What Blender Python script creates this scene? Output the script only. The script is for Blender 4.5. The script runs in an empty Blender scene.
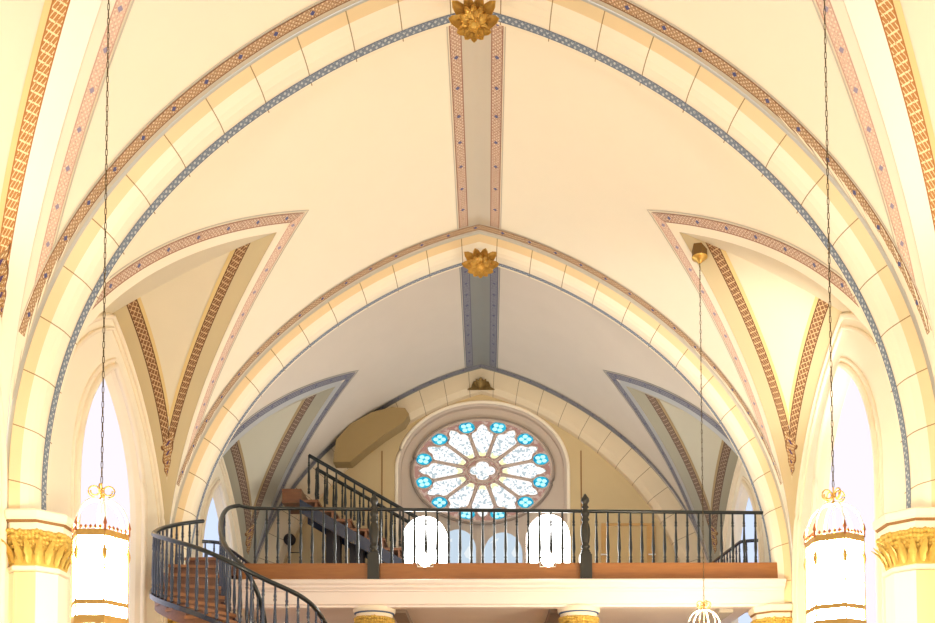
import bpy, math, random
from mathutils import Vector, Matrix
random.seed(7)
SC = bpy.context.scene
COL = SC.collection
PI = math.pi
R = math.radians

# ------------------------------------------------------------------ camera
F = 935.0
PPX, PPY = 490.8, 746.8
PITCH, YAW, ROLL = .0409, .0034, -.0028
CX, E = .0886, 1.6
cy_, sy_, cp_, sp_, cr_, sr_ = math.cos(YAW), math.sin(YAW), math.cos(PITCH), math.sin(PITCH), math.cos(ROLL), math.sin(ROLL)
r0 = Vector((cy_, -sy_, 0)); f0 = Vector((sy_, cy_, 0)); zz = Vector((0, 0, 1))
FW = f0 * cp_ + zz * sp_
UP0 = -f0 * sp_ + zz * cp_
RT = r0 * cr_ + UP0 * sr_
UP = -r0 * sr_ + UP0 * cr_
CAM = Vector((CX, 0, E))


def at(px, py, Y):
    d = FW + RT * ((px - PPX) / F) + UP * (-(py - PPY) / F)
    return CAM + d * (Y / d.y)


cam = bpy.data.cameras.new('camera')
cam.sensor_fit = 'HORIZONTAL'
cam.sensor_width = 36
cam.lens = 36
cam.shift_x = (467.5 - PPX) / 935
cam.shift_y = (PPY - 311.5) / 935
cam.clip_end = 200
co = bpy.data.objects.new('camera', cam)
M = Matrix((RT, UP, -FW)).transposed().to_4x4()
M.translation = CAM
co.matrix_world = M
COL.objects.link(co)
SC.camera = co

# ------------------------------------------------------------------ materials


def lin(c):
    return tuple(((v / 255) / 12.92 if v / 255 <= .04045 else ((v / 255 + .055) / 1.055) ** 2.4) for v in c) + (1,)


class NT:
    def __init__(s, name):
        s.m = bpy.data.materials.new(name)
        s.m.use_nodes = True
        s.t = s.m.node_tree
        s.b = s.t.nodes['Principled BSDF']
        s.out = s.t.nodes['Material Output']

    def n(s, typ, **kw):
        nd = s.t.nodes.new(typ)
        for k, v in kw.items():
            setattr(nd, k, v)
        return nd

    def l(s, a, b):
        s.t.links.new(a, b)

    def math(s, op, a, b=None, c=None):
        nd = s.n('ShaderNodeMath', operation=op)
        for i, v in enumerate((a, b, c)):
            if v is None:
                continue
            if isinstance(v, (int, float)):
                nd.inputs[i].default_value = v
            else:
                s.l(v, nd.inputs[i])
        return nd.outputs[0]

    def mix(s, fac, a, b):
        nd = s.n('ShaderNodeMix', data_type='RGBA')
        if isinstance(fac, (int, float)):
            nd.inputs[0].default_value = fac
        else:
            s.l(fac, nd.inputs[0])
        for i, v in ((6, a), (7, b)):
            if isinstance(v, tuple):
                nd.inputs[i].default_value = v
            else:
                s.l(v, nd.inputs[i])
        return nd.outputs[2]

    def uv(s):
        t = s.n('ShaderNodeTexCoord')
        x = s.n('ShaderNodeSeparateXYZ')
        s.l(t.outputs['UV'], x.inputs[0])
        return t.outputs['UV'], x.outputs[0], x.outputs[1]


def plain(name, c, rough=.7, metal=0, var=.05, scale=3, spec=.3, bump=0, bscale=40, coat=0):
    k = NT(name)
    t = k.n('ShaderNodeTexCoord')
    nz = k.n('ShaderNodeTexNoise')
    nz.inputs['Scale'].default_value = scale
    nz.inputs['Detail'].default_value = 4
    k.l(t.outputs['Object'], nz.inputs['Vector'])
    c1 = lin(c)
    c2 = tuple(max(0, v * (1 - 2.2 * var)) for v in c1[:3]) + (1,)
    k.l(k.mix(nz.outputs['Fac'], c1, c2), k.b.inputs['Base Color'])
    k.b.inputs['Roughness'].default_value = rough
    k.b.inputs['Metallic'].default_value = metal
    k.b.inputs['Specular IOR Level'].default_value = spec
    if coat:
        k.b.inputs['Coat Weight'].default_value = coat
        k.b.inputs['Coat Roughness'].default_value = .15
    if bump:
        n2 = k.n('ShaderNodeTexNoise')
        n2.inputs['Scale'].default_value = bscale
        k.l(t.outputs['Object'], n2.inputs['Vector'])
        b = k.n('ShaderNodeBump')
        b.inputs['Strength'].default_value = bump
        k.l(n2.outputs['Fac'], b.inputs['Height'])
        k.l(b.outputs[0], k.b.inputs['Normal'])
    return k.m


def emit(name, c, strength, c2=None, scale=8):
    k = NT(name)
    e = k.n('ShaderNodeEmission')
    e.inputs['Strength'].default_value = strength
    if c2:
        t = k.n('ShaderNodeTexCoord')
        v = k.n('ShaderNodeTexVoronoi')
        v.inputs['Scale'].default_value = scale
        k.l(t.outputs['Object'], v.inputs['Vector'])
        x = k.n('ShaderNodeSeparateColor')
        k.l(v.outputs['Color'], x.inputs[0])
        k.l(k.mix(k.math('GREATER_THAN', x.outputs[0], .72), lin(c), lin(c2)), e.inputs['Color'])
    else:
        e.inputs['Color'].default_value = lin(c)
    k.l(e.outputs[0], k.out.inputs['Surface'])
    return k.m


def band(name, base, speck, edge, dot=None, dstep=.42, cell=.022, width=.12, lattice=False, edgew=.1):
    """stencilled border: u runs along in metres, v across 0..1"""
    k = NT(name)
    uvv, u, v = k.uv()
    vm = k.math('MULTIPLY', v, width)
    # small diamonds
    a = k.math('ADD', u, vm)
    b = k.math('SUBTRACT', u, vm)
    fa = k.math('FRACT', k.math('DIVIDE', a, cell * 2))
    fb = k.math('FRACT', k.math('DIVIDE', b, cell * 2))
    if lattice:
        da = k.math('ABSOLUTE', k.math('SUBTRACT', fa, .5))
        db = k.math('ABSOLUTE', k.math('SUBTRACT', fb, .5))
        pat = k.math('LESS_THAN', k.math('MINIMUM', da, db), .1)
    else:
        pa = k.math('GREATER_THAN', fa, .5)
        pb = k.math('GREATER_THAN', fb, .5)
        pat = k.math('MULTIPLY', pa, pb)
    col = k.mix(pat, lin(base), lin(speck))
    nz = k.n('ShaderNodeTexNoise')
    nz.inputs['Scale'].default_value = 60
    mp = k.n('ShaderNodeCombineXYZ')
    k.l(u, mp.inputs[0]); k.l(vm, mp.inputs[1])
    k.l(mp.outputs[0], nz.inputs['Vector'])
    col = k.mix(k.math('GREATER_THAN', nz.outputs['Fac'], .6), col, lin(edge))
    if dot:
        fu = k.math('SUBTRACT', k.math('FRACT', k.math('DIVIDE', u, dstep)), .5)
        du = k.math('MULTIPLY', fu, dstep)
        dv = k.math('MULTIPLY', k.math('SUBTRACT', v, .5), width)
        d = k.math('ADD', k.math('ABSOLUTE', du), k.math('ABSOLUTE', dv))
        col = k.mix(k.math('LESS_THAN', d, width * .22), col, lin(dot))
    ev = k.math('ABSOLUTE', k.math('SUBTRACT', v, .5))
    col = k.mix(k.math('GREATER_THAN', ev, .5 - edgew), col, lin(edge))
    k.l(col, k.b.inputs['Base Color'])
    k.b.inputs['Roughness'].default_value = .7
    k.b.inputs['Specular IOR Level'].default_value = .2
    return k.m


def voussoir(name, c, joint, step=.46):
    k = NT(name)
    uvv, u, v = k.uv()
    fu = k.math('ABSOLUTE', k.math('SUBTRACT', k.math('FRACT', k.math('DIVIDE', u, step)), .5))
    j = k.math('GREATER_THAN', fu, .5 - .011)
    t = k.n('ShaderNodeTexCoord')
    nz = k.n('ShaderNodeTexNoise'); nz.inputs['Scale'].default_value = 2.5
    k.l(t.outputs['Object'], nz.inputs['Vector'])
    c1 = lin(c)
    c2 = tuple(x * .93 for x in c1[:3]) + (1,)
    k.l(k.mix(j, k.mix(nz.outputs['Fac'], c1, c2), lin(joint)), k.b.inputs['Base Color'])
    k.b.inputs['Roughness'].default_value = .6
    k.b.inputs['Specular IOR Level'].default_value = .25
    return k.m


CREAM = plain('cream_plaster', (250, 242, 220), var=.015)
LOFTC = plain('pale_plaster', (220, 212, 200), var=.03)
CELL = plain('cell_plaster', (228, 217, 190), var=.03)
OLIVE = plain('olive_border_paint', (204, 187, 148), var=.03)
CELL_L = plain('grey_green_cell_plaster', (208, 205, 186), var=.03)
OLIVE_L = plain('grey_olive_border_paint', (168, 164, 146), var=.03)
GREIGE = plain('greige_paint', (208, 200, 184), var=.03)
SLATE = plain('slate_grey', (140, 144, 142), var=.04)
SHADEV = voussoir('shaded_voussoir_tan', (238, 214, 170), (160, 134, 96))  # outer face of the arch roll, its shade put into the tan
LITV = voussoir('light_voussoir_paint', (250, 240, 216), (166, 144, 108))
ENDV = voussoir('buff_voussoir_paint', (228, 210, 178), (150, 126, 96), .42)
WALL = plain('wall_plaster', (250, 242, 222), var=.02)
ENDW = plain('tan_wall_plaster', (208, 186, 142), var=.04)
NICHE = plain('rose_niche_stone', (208, 192, 176), var=.04)
TRIMW = plain('moulding_cream', (248, 236, 214), var=.02)
BEAMW = plain('beam_white', (244, 232, 224), var=.02)
LINE = plain('thin_brown_line', (150, 110, 66), var=.05)
PINK = band('pink_stencil_border', (196, 166, 146), (232, 216, 196), (160, 122, 104), (104, 106, 146), .40)
PINKF = band('faded_pink_stencil_border', (226, 196, 176), (242, 224, 204), (206, 168, 150), (160, 150, 176), .30)
RING = band('brown_stencil_border', (178, 146, 114), (224, 204, 176), (140, 106, 80), (84, 88, 136), .36)
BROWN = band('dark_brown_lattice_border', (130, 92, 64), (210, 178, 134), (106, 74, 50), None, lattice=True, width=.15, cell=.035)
BLUE = band('blue_leaf_border', (126, 138, 154), (196, 202, 206), (104, 116, 138), None, .12, cell=.03, width=.08)
SLBAND = band('slate_stencil_border', (122, 124, 138), (156, 156, 162), (104, 106, 124), (96, 100, 130), .3)
LITBAND = band('lit_lattice_border', (186, 130, 76), (242, 218, 170), (170, 112, 60), None, lattice=True, width=.15, cell=.035)  # brown lattice border with the nearest bay's bright light in its colour
TAUPE = band('taupe_lattice_border', (116, 96, 84), (170, 150, 130), (100, 82, 74), None, lattice=True, width=.15, cell=.035)
PEND = band('pendant_stencil', (168, 128, 84), (226, 204, 164), (116, 80, 56), (84, 64, 104), .16, cell=.026, width=.14)
GOLD = plain('gilding', (244, 198, 104), rough=.3, metal=.6, var=.25, scale=14, bump=.3, bscale=40)
GOLDL = plain('pale_gilding', (240, 202, 104), rough=.45, metal=.3, var=.22, scale=30, bump=.5, bscale=60)
LGOLD = plain('lantern_gilt', (222, 172, 88), rough=.5, metal=.15, var=.15, scale=30)
BRONZE = plain('dull_bronze', (150, 122, 70), rough=.5, metal=.5, var=.25, scale=20)
DARK = plain('dark_green_black_paint', (20, 30, 32), rough=.3, var=.1, spec=.5, coat=.25)
DARKB = plain('blue_sheen_black_paint', (30, 44, 68), rough=.22, var=.1, spec=.7, coat=.5)  # blue reflected on the stair balusters is mixed into this colour
NEWEL = plain('dark_bronze_paint', (52, 50, 42), rough=.35, var=.15, spec=.5)
DUSK = plain('charcoal_timber', (40, 36, 38), rough=.6, var=.1)
CHAIN = plain('chain_brass', (112, 92, 56), rough=.4, metal=.5, var=.2, scale=60)
WHITEM = plain('white_enamel', (250, 246, 236), rough=.4, var=.02)
YELLOW = plain('pale_yellow_face', (255, 240, 164), var=.02)  # pale yellow on the front face of the two nearest piers


def wood(name, c1, c2, sc=(2, 18, 18)):
    k = NT(name)
    t = k.n('ShaderNodeTexCoord')
    mp = k.n('ShaderNodeMapping')
    mp.inputs['Scale'].default_value = sc
    k.l(t.outputs['Object'], mp.inputs[0])
    nz = k.n('ShaderNodeTexNoise'); nz.inputs['Scale'].default_value = 2; nz.inputs['Detail'].default_value = 6
    k.l(mp.outputs[0], nz.inputs['Vector'])
    k.l(k.mix(nz.outputs['Fac'], lin(c1), lin(c2)), k.b.inputs['Base Color'])
    k.b.inputs['Roughness'].default_value = .4
    return k.m


FASC = wood('orange_brown_wood', (170, 114, 62), (134, 84, 42))
TREAD = wood('red_brown_wood', (138, 92, 62), (92, 58, 38), (3, 14, 14))
TREADL = wood('lighter_brown_wood', (172, 118, 76), (130, 86, 54), (3, 14, 14))  # lighter tread tops over darker risers
DOORW = wood('honey_wood', (214, 170, 104), (190, 142, 80))
FLOORM = wood('floor_oak', (170, 120, 80), (130, 88, 56), (1, 12, 12))

SKYG = emit('daylit_window_glass', (238, 232, 244), .62)
SKYB = emit('daylit_blue_window_glass', (206, 220, 252), .62)
ROSEW = emit('white_rose_glass', (255, 255, 255), .66, (176, 190, 196), 34)
ROSEC = emit('cyan_rose_glass', (40, 158, 186), .8, (24, 124, 160), 20)
ROSEL = emit('pale_cyan_rose_glass', (170, 234, 244), .85)
ROSEY = emit('yellow_green_rose_glass', (222, 226, 150), 1.0)
LAMPG = emit('lit_lantern_glass', (255, 240, 206), 56)
GLAREB = emit('bright_glare_glow', (255, 255, 250), 7)
GLARED = emit('dim_glare_glow', (208, 226, 242), .5, (240, 248, 252), 5)

# ------------------------------------------------------------------ mesh builder


class MB:
    def __init__(s):
        s.v = []; s.f = []; s.uv = []; s.mi = []; s.sm = []

    def face(s, pts, uv=None, mi=0, sm=False):
        b = len(s.v)
        s.v += [tuple(p) for p in pts]
        s.f.append(tuple(range(b, b + len(pts))))
        s.uv.append(uv or [(0, 0)] * len(pts)); s.mi.append(mi); s.sm.append(sm)

    def grid(s, P, U=None, mi=0, sm=True, close=False):
        b = len(s.v)
        n, m = len(P), len(P[0])
        for row in P:
            s.v += [tuple(p) for p in row]
        mm = m if close else m - 1
        for i in range(n - 1):
            for j in range(mm):
                j2 = (j + 1) % m
                s.f.append((b + i * m + j, b + i * m + j2, b + (i + 1) * m + j2, b + (i + 1) * m + j))
                if U:
                    s.uv.append([U[i][j], U[i][j2], U[i + 1][j2], U[i + 1][j]])
                else:
                    s.uv.append([(0, 0)] * 4)
                s.mi.append(mi); s.sm.append(sm)

    def box(s, a, b, mi=0):
        x0, y0, z0 = a; x1, y1, z1 = b
        p = [(x0, y0, z0), (x1, y0, z0), (x1, y1, z0), (x0, y1, z0), (x0, y0, z1), (x1, y0, z1), (x1, y1, z1), (x0, y1, z1)]
        for q in ((3, 2, 1, 0), (4, 5, 6, 7), (0, 1, 5, 4), (1, 2, 6, 5), (2, 3, 7, 6), (3, 0, 4, 7)):
            s.face([p[i] for i in q], mi=mi)

    def prism(s, poly, off, mi=0):
        """poly list of points, extruded by vector off"""
        off = Vector(off)
        q = [Vector(p) for p in poly]; r = [p + off for p in q]
        s.face(q[::-1], mi=mi); s.face(r, mi=mi)
        n = len(q)
        for i in range(n):
            s.face([q[i], q[(i + 1) % n], r[(i + 1) % n], r[i]], mi=mi)

    def lathe(s, prof, c=(0, 0, 0), n=10, mi=0, rot=0, sm=True):
        P = []
        for r, z in prof:
            P.append([(c[0] + r * math.cos(rot + 2 * PI * j / n), c[1] + r * math.sin(rot + 2 * PI * j / n), c[2] + z) for j in range(n)])
        s.grid(P, None, mi, sm, close=True)
        for k_, row in ((0, P[0][::-1]), (-1, P[-1])):
            if prof[k_][0] > 1e-4:
                s.face(row, mi=mi)

    def tube(s, pts, r, n=8, mi=0, closed=False, flat=1.0):
        pts = [Vector(p) for p in pts]
        P = []
        N = len(pts)
        for i, p in enumerate(pts):
            a = pts[(i - 1) % N] if (closed or i > 0) else p
            b = pts[(i + 1) % N] if (closed or i < N - 1) else p
            t = (b - a)
            if t.length < 1e-9:
                t = Vector((0, 0, 1))
            t.normalize()
            ref = Vector((0, 0, 1)) if abs(t.z) < .95 else Vector((1, 0, 0))
            x = t.cross(ref).normalized(); y = x.cross(t).normalized()
            rr = r[i] if isinstance(r, (list, tuple)) else r
            P.append([p + x * rr * math.cos(2 * PI * j / n) + y * rr * flat * math.sin(2 * PI * j / n) for j in range(n)])
        if closed:
            P.append(P[0])
        s.grid(P, None, mi, True, close=True)
        if not closed:
            s.face(P[0][::-1], mi=mi); s.face(P[-1], mi=mi)

    def build(s, name, mats, parent=None, loc=None):
        me = bpy.data.meshes.new(name)
        me.from_pydata(s.v, [], s.f)
        if not isinstance(mats, (list, tuple)):
            mats = [mats]
        for m in mats:
            me.materials.append(m)
        ul = me.uv_layers.new(name='UVMap')
        flat = []
        for u in s.uv:
            for q in u:
                flat += [q[0], q[1]]
        ul.data.foreach_set('uv', flat)
        me.polygons.foreach_set('material_index', s.mi)
        me.polygons.foreach_set('use_smooth', s.sm)
        me.update()
        o = bpy.data.objects.new(name, me)
        COL.objects.link(o)
        if parent:
            o.parent = parent
        if loc is not None:
            o.location = loc
        return o


def empty(name, loc=(0, 0, 0)):
    o = bpy.data.objects.new(name, None)
    o.location = loc
    COL.objects.link(o)
    return o


def tag(o, label, cat, group=None):
    o['label'] = label; o['category'] = cat
    if group:
        o['group'] = group
    return o


def struct(o):
    o['kind'] = 'structure'
    return o


def copy_obj(o, parent, loc=None, rz=None, sc=None):
    c = o.copy()
    COL.objects.link(c)
    c.parent = parent
    if loc is not None:
        c.location = loc
    if rz is not None:
        c.rotation_euler = (0, 0, rz)
    if sc is not None:
        c.scale = sc
    return c


def copy_tree(o, parent=None, **k):
    c = copy_obj(o, parent, **k)
    for ch in o.children:
        copy_tree(ch, c)
    return c


def spline(ctrl, n=12):
    P = [Vector(p) for p in ctrl]
    out = []
    for i in range(len(P) - 1):
        a = P[max(i - 1, 0)]; b = P[i]; c = P[i + 1]; d = P[min(i + 2, len(P) - 1)]
        for k in range(n):
            t = k / n
            out.append(.5 * ((2 * b) + (c - a) * t + (2 * a - 5 * b + 4 * c - d) * t * t + (3 * b - a - 3 * c + d) * t ** 3))
    out.append(P[-1])
    return out


def along(pts, step, start=0.0, end=0.0):
    """points evenly spaced by arc length"""
    acc = [0.0]
    for a, b in zip(pts, pts[1:]):
        acc.append(acc[-1] + (b - a).length)
    L = acc[-1] - end
    out = []
    d = start
    i = 0
    while d <= L:
        while i < len(acc) - 2 and acc[i + 1] < d:
            i += 1
        t = (d - acc[i]) / max(acc[i + 1] - acc[i], 1e-9)
        out.append(pts[i].lerp(pts[i + 1], t))
        d += step
    return out


# ------------------------------------------------------------------ the vault
ZS = 4.0
HA = 4.526            # rise of the arches
HV = 4.70            # rise of the vault
K1, K2 = -.0074, .0111


def profile(w, h, n):
    """half profile from springing (s=0) to crown (s=1): list of (x>=0, z)"""
    c = (h * h - w * w) / (2 * w)
    Rr = w + c
    th = math.acos(c / Rr)
    out = []
    for i in range(n + 1):
        s_ = i / n
        r = Rr * (1 + K1 * math.sin(PI * s_) + K2 * math.sin(2 * PI * s_))
        out.append((-c + r * math.cos(th * s_), ZS + r * math.sin(th * s_)))
    out[-1] = (0.0, ZS + h)
    return out


NP = 72
PA = profile(3.79, HA, NP)
PV = profile(3.97, HV, NP)
# arc-length table of the vault, measured from the crown outwards
PVr = PV[::-1]
ARC = [0.0]
for a, b in zip(PVr, PVr[1:]):
    ARC.append(ARC[-1] + math.hypot(b[0] - a[0], b[1] - a[1]))
ARCMAX = ARC[-1]


def vault(a, lift=0.0):
    """signed arc from the crown -> (x, z), lift pushes into the room"""
    s = 1 if a >= 0 else -1
    a = min(abs(a), ARCMAX - 1e-6)
    i = 0
    lo, hi = 0, len(ARC) - 1
    while hi - lo > 1:
        m = (lo + hi) // 2
        if ARC[m] <= a:
            lo = m
        else:
            hi = m
    t = (a - ARC[lo]) / (ARC[hi] - ARC[lo])
    p, q = PVr[lo], PVr[hi]
    x = p[0] + (q[0] - p[0]) * t; z = p[1] + (q[1] - p[1]) * t
    tx, tz = q[0] - p[0], q[1] - p[1]
    l_ = math.hypot(tx, tz)
    x += tz / l_ * lift; z += -tx / l_ * lift   # inward normal
    return s * x, z


def arc_of_x(x):
    x = abs(x)
    for i in range(len(PVr) - 1):
        if PVr[i][0] <= x <= PVr[i + 1][0] or i == len(PVr) - 2:
            t = (x - PVr[i][0]) / (PVr[i + 1][0] - PVr[i][0])
            return ARC[i] + (ARC[i + 1] - ARC[i]) * min(max(t, 0), 1)


def arc_of_z(z):
    for i in range(len(PVr) - 1):
        if PVr[i][1] >= z >= PVr[i + 1][1]:
            t = (PVr[i][1] - z) / (PVr[i][1] - PVr[i + 1][1])
            return ARC[i] + (ARC[i + 1] - ARC[i]) * t
    return ARCMAX


Y1, L, D = 8.181, 3.937, .40
WX = 3.97             # wall plane
XT = 2.19             # groin tip
WAP = 2.72            # wall arch rise


def wall_arch_y(z, hb):
    """half width of the wall arch at height z"""
    c = (WAP * WAP - hb * hb) / (2 * hb); Rr = hb + c
    dz = min(max(z - ZS, 0), WAP)
    return -c + math.sqrt(max(Rr * Rr - dz * dz, 0))


def build_bay(ya, yb, cfg):
    """one bay of the vault: barrel, side cells and painted borders"""
    ym = (ya + yb) / 2; hb = (yb - ya) / 2
    main = MB()
    NY = 40

    def groin_x(y):
        t = abs(y - ym) / hb
        return XT + (3.965 - XT) * min(t, 1)
    ys = [ya + (yb - ya) * i / NY for i in range(NY + 1)]
    P = []
    NA = 56
    for y in ys:
        ag = arc_of_x(groin_x(y))
        row = []
        for j in range(NA + 1):
            a = -ag + 2 * ag * j / NA
            x, z = vault(a)
            row.append((x, y, z))
        P.append(row)
    main.grid(P)
    root = main.build('ceiling', cfg['main'])
    struct(root)

    def strip(name, mat, curve, parent=root):
        """curve: list of ((a0,y0),(a1,y1)) pairs in flattened vault coordinates"""
        m = MB()
        Pq, Uq = [], []
        u = 0; prev = None
        for c0, c1 in curve:
            mid = ((c0[0] + c1[0]) / 2, (c0[1] + c1[1]) / 2)
            if prev:
                u += math.hypot(mid[0] - prev[0], mid[1] - prev[1])
            prev = mid
            row, ur = [], []
            for k in range(5):
                t = k / 4
                a = c0[0] + (c1[0] - c0[0]) * t; y = c0[1] + (c1[1] - c0[1]) * t
                x, z = vault(a, cfg_lift[0])
                row.append((x, y, z)); ur.append((u, t))
            Pq.append(row); Uq.append(ur)
        m.grid(Pq, Uq)
        return m.build(name, mat, parent)
    cfg_lift = [.004]
    # ridge
    y_end = yb - .05
    for sgn in (-1, 1):
        strip('ridge_border', cfg['ridge'], [((sgn * .145, y), (sgn * .265, y)) for y in [ya + (y_end - ya) * i / 30 for i in range(31)]])
        strip('ridge_line', cfg['line'], [((sgn * .275, y), (sgn * .288, y)) for y in [ya + (y_end - ya) * i / 30 for i in range(31)]])
    strip('ridge_strip', cfg['ridgefill'], [((-.145, y), (.145, y)) for y in [ya + (y_end - ya) * i / 30 for i in range(31)]])
    # border along the arch at the far end of the bay
    cfg_lift[0] = .006
    for (w0, w1, mt, nm) in ((.16, .045, cfg['ring'], 'arch_border'), (.185, .168, cfg['line'], 'arch_line'), (.045, .0, cfg['ringfill'], 'arch_margin')):
        amax = arc_of_x(groin_x(yb - w0)) - .02
        strip(nm, mt, [((-amax + 2 * amax * i / 120, yb - w0), (-amax + 2 * amax * i / 120, yb - w1)) for i in range(121)])
    # groins, painted border on the barrel beside them
    cfg_lift[0] = .005
    for sgn in (-1, 1):
        base = []
        x_ext = XT - .5
        n = 60
        for i in range(-14, n + 1):
            t = i / n
            xx = XT + (3.965 - XT) * t
            base.append((arc_of_x(xx), ym + hb * t))
        for far in (1, -1):
            for (o0, o1, mt, nm) in ((.11, .235, cfg['groin'][0 if far < 0 else 1], 'groin_border'), (.252, .268, cfg['line'], 'groin_line'), (.0, .11, cfg['groinfill'], 'groin_margin')):
                cur = []
                for i in range(len(base)):
                    p0 = base[max(i - 1, 0)]; p1 = base[min(i + 1, len(base) - 1)]
                    ta, ty = p1[0] - p0[0], p1[1] - p0[1]
                    l_ = math.hypot(ta, ty)
                    na, ny = -ty / l_, ta / l_
                    q = base[i]
                    e = []
                    for o_ in (o0, o1):
                        e.append([q[0] + na * o_, q[1] + ny * o_])
                    cur.append(e)
                # keep the half beyond the tip plane, and inside the bay
                out = []
                for e in cur:
                    if max(e[0][1], e[1][1]) < ym:
                        continue
                    for q in e:
                        q[1] = min(max(q[1], ym), yb - .02)
                    if e[0][1] > yb - .03 and e[1][1] > yb - .03:
                        continue
                    out.append(e)
                # mitre at the tip: clamp by the tip plane
                fin = []
                for e in out:
                    fin.append(tuple((sgn * q[0], ym + far * (q[1] - ym)) for q in e))
                strip(nm, mt, fin)
    # side cells
    for sgn in (-1, 1):
        for far in (1, -1):
            ztip = vault(arc_of_x(XT))[1]
            NT_ = 44
            T = [math.sin(PI / 2 * i / NT_) for i in range(NT_ + 1)]

            def rowpts(tau):
                zg = ZS + (ztip - ZS) * tau
                ag = arc_of_z(zg)
                xg = vault(ag)[0]
                tg = (xg - XT) / (3.965 - XT)
                G = Vector((sgn * xg, ym + far * hb * min(max(tg, 0), 1), zg))
                zw = ZS + WAP * tau
                W = Vector((sgn * WX, ym + far * wall_arch_y(zw, hb), zw))
                return G, W

            def onrow(G, W, v, lift=0.0):
                p = G.lerp(W, v)
                ln = (W - G).length
                p.z += .10 * ln * v * (1 - v) * 1.0    # slightly domed web
                if lift:
                    p += Vector((-sgn * .3, -far * .75, -.55)).normalized() * lift
                return p
            m = MB()
            Pm = []
            for tau in T:
                G, W = rowpts(tau)
                Pm.append([onrow(G, W, k / 10) for k in range(11)])
            m.grid(Pm)
            cell = m.build('lunette_cell', cfg['cell'], root)
            if far < 0 and not cfg.get('both'):
                continue

            def cstrip(nm, mt, d0, d1, side, tmax=1.0, tmin=0.0):
                Pq, Uq = [], []
                u = 0; prev = None
                for tau in [tmin + (tmax - tmin) * i / 60 for i in range(61)]:
                    G, W = rowpts(tau)
                    ln = (W - G).length
                    if ln < 1e-4:
                        continue
                    v0 = d0 / ln; v1 = d1 / ln
                    vl = .64 if side == 0 else .36
                    if v0 > vl - .01:
                        continue
                    v1 = min(v1, .64 if side == 0 else .36)
                    if side:
                        v0, v1 = 1 - v0, 1 - v1
                    row = [onrow(G, W, v0 + (v1 - v0) * k / 4, .005) for k in range(5)]
                    if prev:
                        u += (row[2] - prev).length
                    prev = row[2]
                    Pq.append(row); Uq.append([(u, k / 4) for k in range(5)])
                if len(Pq) > 1:
                    mm = MB(); mm.grid(Pq, Uq)
                    mm.build(nm, mt, root)
            tr = lambda side: 1.0
            for side, (d0, d1, d2) in ((0, (.32, .50, .57)), (1, (.17, .30, .34))):
                cstrip('cell_margin', cfg['olive'], .0, d0, side)
                cstrip('cell_border', cfg['cellband'], d0, d1, side)
                cstrip('cell_line', cfg['cellline'], d1, d2, side)
            # pendant where the two borders meet
            Pq, Uq = [], []
            tau0 = .6
            while tau0 > .1 and (rowpts(tau0)[1] - rowpts(tau0)[0]).length > .70:
                tau0 -= .004
            for i in range(17):
                tau = tau0 + .02 - .13 * i / 16
                G, W = rowpts(tau)
                ln = (W - G).length
                wd = (.17, .16, .14, .10, .11, .125, .13, .125, .11, .085, .075, .085, .08, .06, .04, .022, .006)[i]
                row = []
                for k in range(5):
                    v = .64 + (k / 4 - .5) * wd / ln * 1.6
                    row.append(onrow(G, W, v, .008))
                Pq.append(row); Uq.append([(i * .04, k / 4) for k in range(5)])
            mm = MB(); mm.grid(Pq, Uq); mm.build('pendant_ornament', cfg['pend'], root)
    return root


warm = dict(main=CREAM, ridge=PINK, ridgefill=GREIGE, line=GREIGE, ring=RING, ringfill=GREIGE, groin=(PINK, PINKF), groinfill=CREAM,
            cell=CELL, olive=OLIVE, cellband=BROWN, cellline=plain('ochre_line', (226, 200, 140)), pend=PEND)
cool = dict(main=LOFTC, ridge=SLBAND, ridgefill=SLATE, line=SLATE, ring=SLBAND, ringfill=SLATE, groin=(SLBAND, SLBAND), groinfill=plain('pale_slate', (186, 190, 192)),  # loft bay: cooler, greyer set of the vault colours
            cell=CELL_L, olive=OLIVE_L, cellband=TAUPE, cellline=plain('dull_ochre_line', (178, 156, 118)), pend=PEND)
YB = [Y1 - L, Y1, Y1 + L]                       # back edges of arches
BAYS = [(Y1 - L, Y1 - D), (Y1, Y1 + L - D), (Y1 + L, Y1 + 2 * L - D)]
YEND = BAYS[2][1]                               # front of the rib on the end wall
build_bay(*BAYS[0], dict(warm, cellband=LITBAND, olive=plain('lit_border_cream', (248, 240, 220), var=.02)))  # border and margin colours lightened to carry this bay's bright light
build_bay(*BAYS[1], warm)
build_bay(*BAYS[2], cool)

# transverse arches ------------------------------------------------


def arch_curve(k, zmin=3.9):
    pts = []
    for i in range(NP + 1):
        a, v = PA[i], PV[i]
        pts.append((a[0] + (v[0] - a[0]) * k, a[1] + (v[1] - a[1]) * k))
    pts = [(pts[0][0], zmin)] + pts
    full = [(-x, z) for x, z in pts] + [(x, z) for x, z in pts[-2::-1]]
    return full


# arc length measured from the crown so that the crown block is centred
def ulen(full):
    acc = [0]
    for a, b in zip(full, full[1:]):
        acc.append(acc[-1] + math.hypot(b[0] - a[0], b[1] - a[1]))
    h = acc[-1] / 2
    return [abs(x - h) for x in acc]


ULA = ulen(arch_curve(0))


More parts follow.
